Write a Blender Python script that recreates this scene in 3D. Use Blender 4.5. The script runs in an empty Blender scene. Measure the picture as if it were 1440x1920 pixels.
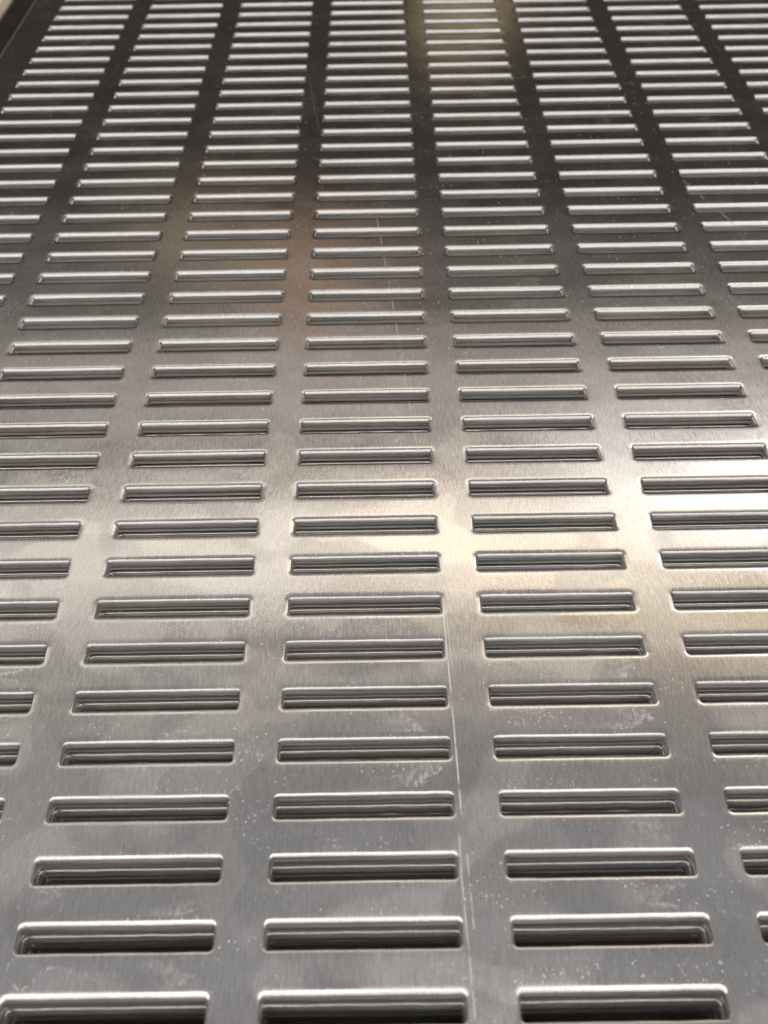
import bpy, math, random
from mathutils import Vector, Matrix

random.seed(7)
scene = bpy.context.scene
col = scene.collection

# ---------------------------------------------------------------- scale
U = 0.05            # one column pitch in metres (slots sit 50 mm apart sideways)
PY = 0.28336        # row pitch in column pitches

# ---------------------------------------------------------------- camera
cam_data = bpy.data.cameras.new("camera")
cam = bpy.data.objects.new("camera", cam_data)
col.objects.link(cam)
ROT = Matrix(((0.9998722665749478, 0.015752673624951335, 0.0027025558166877336),
              (-0.009420279036895365, 0.7174378794465727, -0.6965587896782811),
              (-0.012911579188603532, 0.6964443570084193, 0.717494633230093)))
cam.matrix_world = Matrix.Translation(Vector((0.12147752780247, -1.33785901858, 4.1119600157863)) * U) @ ROT.to_4x4()
cam_data.sensor_fit = 'VERTICAL'
cam_data.sensor_height = 36.0
cam_data.lens = 36.0 * 1900.0 / 1920.0
cam_data.clip_start = 0.01
cam_data.clip_end = 100.0
cam_data.dof.use_dof = True
cam_data.dof.focus_distance = 0.285
cam_data.dof.aperture_fstop = 19.0
scene.camera = cam

# ---------------------------------------------------------------- world
world = bpy.data.worlds.new("World")
scene.world = world
world.use_nodes = True
bg = world.node_tree.nodes["Background"]
bg.inputs[0].default_value = (0.050, 0.043, 0.039, 1)
bg.inputs[1].default_value = 1.0

scene.view_settings.view_transform = 'Standard'
scene.view_settings.look = 'None'
scene.view_settings.exposure = 0.0
scene.view_settings.gamma = 1.0
scene.render.engine = 'CYCLES'
scene.cycles.max_bounces = 12
scene.cycles.glossy_bounces = 10
scene.cycles.sample_clamp_indirect = 6.0

# ---------------------------------------------------------------- lamps of the hall, with added fill and tint lights
AIM = Vector((0.1, 2.3, 0.0)) * U


def lamp(name, elev, az, wdeg, hdeg, rad, color, dist=2.0):
    e, a = math.radians(elev), math.radians(az)
    d = Vector((math.cos(e) * math.sin(a), math.cos(e) * math.cos(a), math.sin(e)))
    w = 2 * dist * math.tan(math.radians(wdeg / 2))
    h = 2 * dist * math.tan(math.radians(hdeg / 2))
    L = bpy.data.lights.new(name, 'AREA')
    L.shape = 'RECTANGLE'
    L.size, L.size_y = w, h
    L.energy = rad * math.pi * w * h
    L.color = color
    o = bpy.data.objects.new(name, L)
    z = d                                    # the lamp shines along its -Z, towards the plate
    x = Vector((0, 0, 1)).cross(z).normalized() if abs(z.z) < 0.999 else Vector((1, 0, 0))
    y = z.cross(x)
    m = Matrix((x, y, z)).transposed().to_4x4()
    o.matrix_world = Matrix.Translation(AIM + d * dist) @ m
    col.objects.link(o)
    return o


lamp("lamp_or_fill", 47.3, -4, 84, 7.5, 1.35, (1.0, 0.915, 0.82))
lamp("lamp_or_fill", 48.5, 19, 30, 5, 0.80, (1.0, 0.74, 0.40))
lamp("lamp_or_fill", 41.0, 29, 22, 5, 0.8, (1.0, 0.97, 0.93))
lamp("lamp_or_fill", 38.5, 34, 9, 4, 2.8, (1.0, 0.98, 0.96))
lamp("lamp_or_fill", 38.0, 0, 90, 7, 0.50, (1.0, 0.91, 0.83))  # unseen fill, added to lift the middle distance of the plate
lamp("lamp_or_fill", 31.0, 3, 100, 7, 0.10, (1.0, 0.90, 0.83))  # dim added fill, softens the falloff towards the far rows
lamp("lamp_or_fill", 57.0, 0, 90, 9, 0.36, (1.0, 0.95, 0.89))  # added light, lets the main highlight fade out towards the near rows
lamp("lamp_or_fill", 74.0, 0, 110, 24, 0.30, (0.97, 0.96, 1.0))
lamp("window", 21.0, 180, 110, 30, 1.35, (1.0, 0.96, 0.94))
lamp("lamp_or_fill", 53.0, 180, 100, 14, 3.6, (1.0, 0.95, 0.88))  # second rear light, added to brighten the cut edges and specks
lamp("lamp_or_fill", 89.0, 180, 110, 17, 2.3, (1.0, 0.95, 0.89))
lamp("lamp_or_fill", 15.8, 5.0, 5, 3, 0.5, (1.0, 0.76, 0.42))  # added yellow light, tints a patch of the farthest reflection
lamp("lamp_or_fill", 31.0, -5, 6, 8, 0.27, (1.0, 0.58, 0.34))  # weak brown light, added in place of reflected surroundings
lamp("lamp_or_fill", 27.5, -13, 7, 4, 0.22, (1.0, 0.78, 0.45))  # added olive light, another stand-in for surroundings mirrored in the metal


# ---------------------------------------------------------------- node helpers
class NT:
    def __init__(self, name):
        self.mat = bpy.data.materials.new(name)
        self.mat.use_nodes = True
        self.t = self.mat.node_tree
        self.t.nodes.clear()
        self.out = self.t.nodes.new('ShaderNodeOutputMaterial')

    def new(self, kind, **kw):
        n = self.t.nodes.new(kind)
        for k, v in kw.items():
            setattr(n, k, v)
        return n

    def link(self, a, b):
        self.t.links.new(a, b)

    def put(self, sock, v):
        if isinstance(v, bpy.types.NodeSocket):
            self.link(v, sock)
        else:
            sock.default_value = v

    def m(self, op, a, b=0.0, c=0.0, clamp=False):
        n = self.new('ShaderNodeMath', operation=op, use_clamp=clamp)
        self.put(n.inputs[0], a)
        self.put(n.inputs[1], b)
        self.put(n.inputs[2], c)
        return n.outputs[0]

    def step(self, v, lo, hi, a=0.0, b=1.0):
        n = self.new('ShaderNodeMapRange', interpolation_type='SMOOTHSTEP')
        self.put(n.inputs[0], v)
        for i, x in enumerate((lo, hi, a, b)):
            n.inputs[i + 1].default_value = x
        return n.outputs[0]

    def scale(self, v, s, off=(0, 0, 0)):
        n = self.new('ShaderNodeMapping')
        self.link(v, n.inputs[0])
        n.inputs['Scale'].default_value = s
        n.inputs['Location'].default_value = off
        return n.outputs[0]

    def noise(self, v, scale=1.0, detail=2.0, rough=0.5):
        n = self.new('ShaderNodeTexNoise')
        self.link(v, n.inputs['Vector'])
        n.inputs['Scale'].default_value = scale
        n.inputs['Detail'].default_value = detail
        n.inputs['Roughness'].default_value = rough
        return n.outputs[0]

    def voronoi(self, v, scale):
        n = self.new('ShaderNodeTexVoronoi')
        self.link(v, n.inputs['Vector'])
        n.inputs['Scale'].default_value = scale
        return n.outputs['Distance'], n.outputs['Color']

    def bump(self, h, strength, dist, normal=None):
        n = self.new('ShaderNodeBump')
        n.inputs['Strength'].default_value = strength
        n.inputs['Distance'].default_value = dist
        self.link(h, n.inputs['Height'])
        if normal is not None:
            self.link(normal, n.inputs['Normal'])
        return n.outputs[0]


def pos_node(t):
    """Position in column pitches."""
    g = t.new('ShaderNodeNewGeometry')
    return t.scale(g.outputs['Position'], (1 / U, 1 / U, 1 / U))


# scratches on the top plate, as runs (x, y) in column pitches with a width
SCRATCHES = [
    (((0.074, 5.953), (0.198, 4.570), (0.293, 3.382), (0.342, 2.909), (0.405, 1.991)), 0.0030, 0.45),
    (((0.421, 1.885), (0.437, 1.492)), 0.003, 0.6),
    (((0.405, 1.95), (0.418, 1.40), (0.428, 0.80)), 0.005, 0.75),
    (((0.412, 0.70), (0.411, 0.505), (0.428, -0.05)), 0.006, 0.5),
    (((0.44, 0.62), (0.448, 0.30)), 0.006, 0.45),
    (((0.365, 2.1), (0.383, 1.62)), 0.002, 0.4),
    (((-0.561, 8.491), (-0.419, 7.358)), 0.005, 0.10),
    (((-0.17, 6.662), (-0.03, 5.1)), 0.003, 0.10),
    (((1.134, 3.412), (1.182, 2.802)), 0.003, -0.5),
    (((2.60, 6.4), (2.902, 5.544)), 0.007, 0.3),
    (((0.62, 5.9), (0.70, 5.25)), 0.004, 0.12),
    (((1.62, 3.4), (2.0, 3.72)), 0.006, 0.3),
]


def plate_material(name, worn=True):
    t = NT(name)
    P = pos_node(t)
    sep = t.new('ShaderNodeSeparateXYZ')
    t.link(P, sep.inputs[0])
    X, Y = sep.outputs[0], sep.outputs[1]
    flat = t.new('ShaderNodeCombineXYZ')
    t.link(X, flat.inputs[0])
    t.link(Y, flat.inputs[1])
    P2 = flat.outputs[0]

    grain = t.noise(t.scale(P2, (105, 13, 1)), 1.0, 3.0, 0.65)
    fine = t.noise(t.scale(P2, (150, 70, 1), (3, 7, 0)), 1.0, 2.0, 0.6)
    cloud = t.noise(t.scale(P2, (1.6, 2.6, 1)), 1.0, 4.0, 0.55)
    tide = t.noise(t.scale(P2, (1.1, 1.5, 1), (11, 4, 0)), 1.0, 2.0, 0.45)
    tide_edge = t.step(tide, 0.50, 0.56)
    tide2 = t.step(t.noise(t.scale(P2, (2.3, 2.0, 1), (2, 19, 0)), 1.0, 1.5, 0.4), 0.55, 0.60)

    bs = t.new('ShaderNodeBsdfPrincipled')
    bs.inputs['Metallic'].default_value = 1.0
    colr = t.new('ShaderNodeMix', data_type='RGBA')
    t.put(colr.inputs[0], t.m('ADD', t.m('MULTIPLY', t.step(cloud, 0.35, 0.65), 0.35), t.m('MULTIPLY', t.step(t.m('ADD', t.m('MULTIPLY', grain, 0.6), t.m('MULTIPLY', fine, 0.4)), 0.32, 0.68), 0.65)))
    colr.inputs[6].default_value = (0.50, 0.487, 0.475, 1)
    colr.inputs[7].default_value = (0.76, 0.75, 0.74, 1)
    t.link(colr.outputs[2], bs.inputs['Base Color'])
    near = t.step(Y, 5.2, 2.0, 0.2, 1.0)
    r = t.m('ADD', 0.125, t.m('MULTIPLY', t.m('SUBTRACT', grain, 0.5), 0.10))
    r = t.m('ADD', r, t.m('MULTIPLY', cloud, 0.06))
    if worn:
        r = t.m('ADD', r, t.m('MULTIPLY', tide_edge, t.m('MULTIPLY', near, 0.055)))
        r = t.m('ADD', r, t.m('MULTIPLY', tide2, t.m('MULTIPLY', near, 0.065)))
    t.link(r, bs.inputs['Roughness'])
    bs.inputs['Anisotropic'].default_value = 0.55
    tan = t.new('ShaderNodeCombineXYZ')
    tan.inputs[0].default_value = 1.0
    t.link(tan.outputs[0], bs.inputs['Tangent'])
    wavy = t.noise(t.scale(P2, (0.9, 0.55, 1), (5, 5, 0)), 1.0, 2.0, 0.5)
    nb = t.bump(wavy, 0.5, 0.0009)
    nb = t.bump(grain, 0.5, 0.00005, nb)
    nb = t.bump(fine, 0.25, 0.00003, nb)
    t.link(nb, bs.inputs['Normal'])
    if not worn:
        t.link(bs.outputs[0], t.out.inputs[0])
        return t.mat

    # dust, specks, tool smears and scratches: dull matter lying on the metal
    wob = t.noise(t.scale(P2, (60, 60, 1)), 1.0, 3.0)
    cl = t.step(t.noise(t.scale(P2, (2.6, 5.0, 1), (7, 1, 0)), 1.0, 4.0, 0.65), 0.50, 0.64)
    near = t.step(Y, 3.9, 1.6, 0.25, 1.0)
    side = t.step(X, -1.6, 0.9, 0.35, 1.0)
    cl = t.m('MULTIPLY', cl, t.m('MULTIPLY', near, side))
    d1, c1 = t.voronoi(t.scale(P2, (1, 0.75, 1)), 85)
    s1 = t.new('ShaderNodeSeparateColor')
    t.link(c1, s1.inputs[0])
    keep = t.m('LESS_THAN', s1.outputs[0], t.m('MULTIPLY_ADD', cl, 1.0, 0.005))
    rad = t.m('MULTIPLY_ADD', s1.outputs[1], 0.22, 0.08)
    spk = t.m('MULTIPLY', keep, t.step(t.m('SUBTRACT', d1, t.m('ADD', rad, t.m('MULTIPLY', t.m('SUBTRACT', wob, 0.5), 0.8))), 0.05, -0.05))
    spk = t.m('MULTIPLY', spk, t.m('MULTIPLY_ADD', s1.outputs[2], 0.6, 0.22))
    # smears left at every pitch by the feed of the press
    ph = t.m('FRACT', t.m('ADD', X, t.m('MULTIPLY_ADD', Y, 0.02, 0.19)))
    edge = t.m('ADD', 0.5, t.m('MULTIPLY', t.m('SUBTRACT', t.noise(t.scale(P2, (0.7, 9, 1)), 1.0, 2.0), 0.5), 0.55))
    dd = t.m('SUBTRACT', edge, ph)
    smear = t.m('MULTIPLY', t.step(dd, -0.004, 0.006), t.step(dd, 0.22, 0.0))
    fr = t.m('FRACT', t.m('ADD', t.m('DIVIDE', Y, PY), 0.0))
    bar = t.m('MULTIPLY', t.step(fr, 0.28, 0.34), t.step(fr, 0.74, 0.66))
    smear = t.m('MULTIPLY', smear, bar)
    smear = t.m('MULTIPLY', smear, t.step(t.noise(t.scale(P2, (48, 30, 1)), 1.0, 3.0, 0.7), 0.38, 0.66))
    smear = t.m('MULTIPLY', smear, t.m('MULTIPLY', t.step(t.noise(t.scale(P2, (0.5, 2.2, 1), (9, 9, 0)), 1.0, 1.0), 0.42, 0.66), 0.50))
    smear = t.m('MULTIPLY', smear, t.step(Y, 5.5, 1.6, 0.2, 1.0))
    film = t.m('MULTIPLY', t.m('ADD', tide_edge, tide2), t.m('MULTIPLY', t.m('MULTIPLY', near, near), 0.035))
    # dried-water rims: broken dotted lines along the edges of old puddles
    rim = t.step(t.m('ABSOLUTE', t.m('SUBTRACT', t.noise(t.scale(P2, (1.5, 2.4, 1), (31, 8, 0)), 1.0, 2.5, 0.5), 0.52)), 0.010, 0.002)
    rim2 = t.step(t.m('ABSOLUTE', t.m('SUBTRACT', tide, 0.53)), 0.007, 0.001)
    dots = t.step(t.noise(t.scale(P2, (70, 55, 1), (6, 1, 0)), 1.0, 3.0, 0.7), 0.50, 0.66)
    rim = t.m('MULTIPLY', t.m('MAXIMUM', rim, rim2), t.m('MULTIPLY', dots, t.m('MULTIPLY', t.step(cloud, 0.40, 0.60), 0.5)))
    film = t.m('MAXIMUM', film, t.m('MULTIPLY', rim, near))
    tot = t.m('MAXIMUM', spk, smear)
    tot = t.m('MAXIMUM', tot, film)
    brk = t.step(t.noise(t.scale(P2, (40, 9, 1), (1, 2, 0)), 1.0, 3.0, 0.6), 0.32, 0.52)
    dark = None
    for pts, w, k in SCRATCHES:
        for (x0, y0), (x1, y1) in zip(pts, pts[1:]):
            sl = (x1 - x0) / (y1 - y0)
            lx = t.m('MULTIPLY_ADD', t.m('SUBTRACT', Y, y0), sl, x0)
            dx = t.m('ABSOLUTE', t.m('SUBTRACT', X, lx))
            ins = t.m('MULTIPLY', t.m('GREATER_THAN', Y, min(y0, y1)), t.m('LESS_THAN', Y, max(y0, y1)))
            mk = t.m('MULTIPLY', t.m('MULTIPLY', t.step(dx, w, w * 0.3), ins), t.m('MULTIPLY', brk, abs(k)))
            tot = t.m('MAXIMUM', tot, mk)
    df = t.new('ShaderNodeBsdfDiffuse')
    df.inputs[0].default_value = (0.85, 0.83, 0.79, 1)
    mix = t.new('ShaderNodeMixShader')
    t.put(mix.inputs[0], t.m('MINIMUM', tot, 0.85))
    t.link(bs.outputs[0], mix.inputs[1])
    t.link(df.outputs[0], mix.inputs[2])
    t.link(mix.outputs[0], t.out.inputs[0])
    return t.mat


def edge_material(name, base, rough, ridge, dull, vary=0.62):
    t = NT(name)
    P = pos_node(t)
    bs = t.new('ShaderNodeBsdfPrincipled')
    bs.inputs['Metallic'].default_value = 1.0
    n = t.noise(t.scale(P, (26, 26, 3)), 1.0, 4.0, 0.65)
    band = t.noise(t.scale(P, (1.2, 1.2, 95), (4, 2, 0)), 1.0, 3.0, 0.65)
    c = t.new('ShaderNodeMix', data_type='RGBA')
    t.put(c.inputs[0], t.step(t.m('ADD', t.m('MULTIPLY', n, 0.3), t.m('MULTIPLY', band, 0.7)), 0.36, 0.62))
    c.inputs[6].default_value = tuple(v * vary for v in base) + (1,)
    c.inputs[7].default_value = base + (1,)
    t.link(c.outputs[2], bs.inputs['Base Color'])
    t.link(t.m('MULTIPLY', rough, t.m('ADD', 0.7, t.m('MULTIPLY', n, 0.6))), bs.inputs['Roughness'])
    nb = t.bump(n, 0.4, ridge)
    nb = t.bump(band, 0.6, ridge * 1.2, nb)
    t.link(nb, bs.inputs['Normal'])
    df = t.new('ShaderNodeBsdfDiffuse')
    df.inputs[0].default_value = (0.82, 0.80, 0.785, 1)
    mix = t.new('ShaderNodeMixShader')
    t.put(mix.inputs[0], t.m('MULTIPLY', t.step(band, 0.3, 0.7, 0.3, 1.7), dull))
    t.link(bs.outputs[0], mix.inputs[1])
    t.link(df.outputs[0], mix.inputs[2])
    t.link(mix.outputs[0], t.out.inputs[0])
    return t.mat


def dull_material(name, a, b, rough, sc, spec=0.3):
    t = NT(name)
    P = pos_node(t)
    bs = t.new('ShaderNodeBsdfPrincipled')
    n = t.noise(t.scale(P, sc), 1.0, 5.0, 0.6)
    c = t.new('ShaderNodeMix', data_type='RGBA')
    t.put(c.inputs[0], t.step(n, 0.3, 0.7))
    c.inputs[6].default_value = a + (1,)
    c.inputs[7].default_value = b + (1,)
    t.link(c.outputs[2], bs.inputs['Base Color'])
    bs.inputs['Roughness'].default_value = rough
    bs.inputs['Specular IOR Level'].default_value = spec
    t.link(t.bump(n, 0.3, 0.0004), bs.inputs['Normal'])
    t.link(bs.outputs[0], t.out.inputs[0])
    return t.mat


M_TOP = plate_material("worn_brushed_steel")
M_LOW = plate_material("clean_brushed_steel", worn=False)
M_BURN = edge_material("sheared_edge", (0.70, 0.69, 0.68), 0.16, 0.000045, 0.12, 0.85)
M_FRAC = edge_material("torn_edge", (0.62, 0.605, 0.59), 0.50, 0.00020, 0.78, 0.75)
M_BENCH = dull_material("dark_rubber", (0.012, 0.011, 0.010), (0.022, 0.020, 0.018), 0.8, (9, 9, 9), 0.2)
M_STRIP = dull_material("pale_wood", (0.42, 0.35, 0.27), (0.55, 0.47, 0.37), 0.6, (30, 2, 30))
M_FLOOR = dull_material("pale_concrete", (0.62, 0.61, 0.60), (0.72, 0.71, 0.70), 0.7, (2, 2, 2))

# ---------------------------------------------------------------- slot shape
A0, B0, R0 = 0.3890, 0.0455, 0.009      # half length, half width, corner radius of the hole
LIP_W, SLOPE = 0.056, math.tan(math.radians(13.5))   # rolled-over edge made by the punch
THICK, GAP = 0.085, 0.005
ARC = 5


def outline(d):
    a, b, r = A0 + d, B0 + d, R0 + d
    pts = []
    for cx, cy, s in ((a - r, b - r, 0), (-a + r, b - r, 90), (-a + r, -b + r, 180), (a - r, -b + r, 270)):
        for k in range(ARC + 1):
            th = math.radians(s + 90 * k / ARC)
            pts.append((cx + r * math.cos(th), cy + r * math.sin(th)))
    return pts


NOUT = 4 * (ARC + 1)


def run(d0, z0, n, t0, t1, length):
    """n rings along a curve whose slope turns from t0 to t1 (degrees below level)."""
    out = []
    for k in range(n):
        t = math.radians(t0 + (t1 - t0) * (k + 0.5) / n)
        d0 -= length / n * math.cos(t)
        z0 -= length / n * math.sin(t)
        out.append((d0, z0))
    return out


curve = run(0.0, 0.0, 5, 15, 62, 0.0058)             # the corner
curve += run(curve[-1][0], curve[-1][1], 6, 62, 85, 0.033)   # drawn-in part of the sheared band
LIP_R = -curve[-1][0]
RINGS = [(LIP_W + 0.003, -0.0001, 0), (LIP_W + 0.0008, -0.0001, 0)]
for k in range(0, 10):                  # long shallow roll ...
    f = 1 - (1 - k / 9) ** 1.5
    RINGS.append((LIP_W - (LIP_W - LIP_R) * f, -(LIP_W - LIP_R) * SLOPE * f ** 4 / 4 - 0.0001, 0))
_z = RINGS[-1][1]
RINGS += [(d + LIP_R, z + _z, 0 if i < 5 else 1) for i, (d, z) in enumerate(curve)]   # ... then the cut
RINGS += [(0.0, -0.048, 1), (0.0, -0.054, 1)]
# torn band with its burr
RINGS += [(0.0015, -0.0575, 2), (0.0050, -0.066, 2), (0.0080, -0.075, 2), (0.0120, -THICK + 0.0012, 2)]
BOT_D = 0.016
RINGS.append((BOT_D, -THICK, 2))
MATS = (0, 1, 2)


def fine_outline(d, n=12):
    """The same outline with the long sides cut into n pieces, so that they can wander a little."""
    p = outline(d)
    k = ARC + 1
    out = []
    for c in range(4):
        out += p[c * k:(c + 1) * k]
        if c in (0, 2):
            (xa, ya), (xb, yb) = p[(c + 1) * k - 1], p[((c + 1) % 4) * k]
            out += [(xa + (xb - xa) * i / n, ya + (yb - ya) * i / n) for i in range(1, n)]
    return out


def add_slot(V, F, MI, cx, cy, seed=None):
    base = len(V)
    rows = [(outline if seed is None else fine_outline)(d) for d, z, mi in RINGS]
    n = len(rows[0])
    if seed is not None:
        rng = random.Random(seed)
        ph = [(rng.uniform(0, 6.28), rng.uniform(5, 40), rng.uniform(0.0002, 0.0005)) for _ in range(5)]
        tilt = rng.uniform(-0.0010, 0.0010)
        nick = [(rng.uniform(-0.35, 0.35), rng.choice((-1, 1)), rng.uniform(0.0008, 0.0016)) for _ in range(2)]
    for i, (d, z, mi) in enumerate(RINGS):
        f = min(1.0, max(0.0, (i - 6) / 6))          # the flat sheet keeps its line, the cut edge wanders
        for (x, y) in rows[i]:
            if seed is not None and f > 0:
                sg = 1 if y > 0 else -1
                wv = sum(a * math.sin(p + w * x + (1.7 if sg > 0 else 0)) for p, w, a in ph)
                wv += tilt * x * 2
                for nx, ns, na in nick:
                    if ns == sg:
                        wv += na * math.exp(-((x - nx) / 0.02) ** 2) * sg
                if abs(x) < A0 - R0 + 0.001:
                    y += f * wv
            V.append((cx + x, cy + y, z))
    for i in range(len(RINGS) - 1):
        mi = RINGS[i + 1][2]
        for k in range(n):
            k2 = (k + 1) % n
            a, b = base + i * n + k, base + i * n + k2
            F.append((a, b, b + n, a + n))
            MI.append(mi)


def add_cell(V, F, MI, cx, cy, z, d, up):
    """Flat sheet of one pitch cell round its hole."""
    base = len(V)
    rc = [(0.5, PY / 2), (-0.5, PY / 2), (-0.5, -PY / 2), (0.5, -PY / 2)]
    for x, y in rc:
        V.append((cx + x, cy + y, z))
    for x, y in outline(d):
        V.append((cx + x, cy + y, z))
    n = ARC + 1
    fs = []
    for c in range(4):
        o = base + 4 + c * n
        for k in range(ARC):
            fs.append((base + c, o + k + 1, o + k))
        c2 = (c + 1) % 4
        fs.append((base + c, base + c2, base + 4 + c2 * n, o + n - 1))
    for f in fs:
        F.append(tuple(reversed(f)) if not up else f)
        MI.append(0)


def make_mesh(name, V, F, MI, mats, smooth=None):
    me = bpy.data.meshes.new(name)
    me.from_pydata([(x * U, y * U, z * U) for x, y, z in V], [], F)
    for m in mats:
        me.materials.append(m)
    me.polygons.foreach_set("material_index", MI)
    if smooth:
        me.polygons.foreach_set("use_smooth", [True] * len(F))
    me.update()
    return me


C0, C1, W0, W1 = -3, 6, -5, 44         # columns and rows of holes in each plate
X0, X1 = -3.75, 6.872
Y0, Y1 = (W0 - 0.5) * PY - 0.35, (W1 + 0.5) * PY + 0.35


def sheet_mesh(name, joined_slots, mats):
    V, F, MI = [], [], []
    for c in range(C0, C1 + 1):
        for r in range(W0, W1 + 1):
            add_cell(V, F, MI, c, r * PY, 0.0, LIP_W, True)
            add_cell(V, F, MI, c, r * PY, -THICK, BOT_D, False)
    # border round the field of holes, and the rounded outer edge
    gx0, gx1, gy0, gy1 = C0 - 0.5, C1 + 0.5, (W0 - 0.5) * PY, (W1 + 0.5) * PY

    def rect(x0, x1, y0, y1, z):
        b = len(V)
        V.extend([(x0, y0, z), (x1, y0, z), (x1, y1, z), (x0, y1, z)])
        return [b, b + 1, b + 2, b + 3]

    def band(a, b):
        for k in range(4):
            k2 = (k + 1) % 4
            F.append((a[k], a[k2], b[k2], b[k]))
            MI.append(0)
    bev = [(0.03, 0.0)] + [(0.03 * (1 - math.sin(t)), -0.03 * (1 - math.cos(t))) for t in (0.4, 0.8, 1.2, 1.5708)] \
        + [(0.0, -THICK + 0.01), (0.01, -THICK)]
    prev = rect(gx0, gx1, gy0, gy1, 0.0)
    for off, z in bev:
        cur = rect(X0 + off, X1 - off, Y0 + off, Y1 - off, z)
        band(cur, prev)
        prev = cur
    last = rect(gx0, gx1, gy0, gy1, -THICK)
    band(last, prev)
    ns = len(F)
    for c, r in joined_slots:
        add_slot(V, F, MI, c, r * PY)
    me = make_mesh(name, V, F, MI, mats)
    sm = [False] * ns + [True] * (len(F) - ns)
    me.polygons.foreach_set("use_smooth", sm)
    return me


# which holes the photograph shows
RT = ROT.transposed()
CAMP = Vector((0.12147752780247, -1.33785901858, 4.1119600157863))


def shown(c, r):
    for sx in (-1, -0.5, 0, 0.5, 1):
        for sy in (-1, 1):
            q = RT @ (Vector((c + sx * 0.42, r * PY + sy * 0.075, 0)) - CAMP)
            u, v = 720 + 1900 * q.x / -q.z, 960 - 1900 * q.y / -q.z
            if -4 <= u <= 1444 and -4 <= v <= 1924:
                return True
    return False


ALL = [(c, r) for c in range(C0, C1 + 1) for r in range(W0, W1 + 1)]
SEEN = [k for k in ALL if shown(*k)]
REST = [k for k in ALL if k not in set(SEEN)]

# ---------------------------------------------------------------- the stack
mats_top = (M_TOP, M_BURN, M_FRAC)
mats_low = (M_LOW, M_BURN, M_FRAC)
SLOT_TOP, SLOT_LOW = [], []
for seed in range(14):
    V, F, MI = [], [], []
    add_slot(V, F, MI, 0, 0, seed)
    (SLOT_TOP if seed < 9 else SLOT_LOW).append(
        make_mesh("slot_edge", V, F, MI, mats_top if seed < 9 else mats_low, True))
SHEET_TOP = sheet_mesh("sheet", REST, mats_top)
SHEET_LOW = sheet_mesh("sheet", REST, mats_low)
SHEET_FULL = sheet_mesh("sheet", ALL, mats_low)


def slotted_plate(label, x, y, z, turn, sheet, slot):
    root = bpy.data.objects.new("slotted_plate", None)
    col.objects.link(root)
    root.location = (x * U, y * U, z * U)
    root.rotation_euler = (0, 0, math.radians(turn))
    root.empty_display_size = 0.02
    root["label"] = label
    root["category"] = "metal plate"
    root["group"] = "slotted metal plates lying in a stack"
    o = bpy.data.objects.new("sheet", sheet)
    o.parent = root
    col.objects.link(o)
    if slot is not None:
        for c, r in SEEN:
            s = bpy.data.objects.new("slot", random.choice(slot))
            s.parent = root
            s.location = (c * U, r * PY * U, 0)
            col.objects.link(s)
    return root


STEP = THICK + GAP
slotted_plate("topmost brushed metal plate, scratched and dusty, with rows of long punched slots",
              0, 0, 0, 0, SHEET_TOP, SLOT_TOP)
slotted_plate("second slotted metal plate, its bright slot edges showing just under the top plate",
              -0.002, -0.010, -STEP, 0.015, SHEET_LOW, SLOT_LOW)
slotted_plate("third slotted metal plate, a dim edge line deep inside the slots",
              0.003, -0.004, -2 * STEP, -0.02, SHEET_FULL, None)
slotted_plate("lowest slotted metal plate, lying in the dark on the black mat",
              0.001, 0.003, -3 * STEP, 0.01, SHEET_FULL, None)


# ---------------------------------------------------------------- what the stack lies on
def box(name, x0, x1, y0, y1, z0, z1, mat, parent=None, bev=0.02):
    V, F = [], []
    prof = [(0, z0), (0, z1 - bev), (bev * 0.3, z1 - bev * 0.3), (bev, z1)]
    for off, z in prof:
        V += [(x0 + off, y0 + off, z), (x1 - off, y0 + off, z), (x1 - off, y1 - off, z), (x0 + off, y1 - off, z)]
    for i in range(len(prof) - 1):
        for k in range(4):
            a, b = i * 4 + k, i * 4 + (k + 1) % 4
            F.append((a, b, b + 4, a + 4))
    n = len(V)
    F.append((n - 4, n - 3, n - 2, n - 1))
    F.append((3, 2, 1, 0))
    me = make_mesh(name, V, F, [0] * len(F), (mat,))
    o = bpy.data.objects.new(name, me)
    o.parent = parent
    col.objects.link(o)
    return o


ZB = -3 * STEP - THICK - 0.002
mat_o = box("mat", -4.345, 7.4, Y0 - 0.6, Y1 + 0.8, ZB - 0.12, ZB, M_BENCH)
mat_o["label"] = "black mat under the stack of slotted plates, seen beyond their left edge"
mat_o["category"] = "mat"
strip = box("wooden_batten", -4.475, -4.35, Y0 - 0.6, Y1 + 0.8, ZB - 0.35, ZB + 0.02, M_STRIP)
strip["label"] = "pale strip running beside the black mat in the upper left corner"
strip["category"] = "batten"
fl = box("floor", -40, 40, -30, 60, ZB - 1.0, ZB - 0.36, M_FLOOR)
fl["kind"] = "structure"
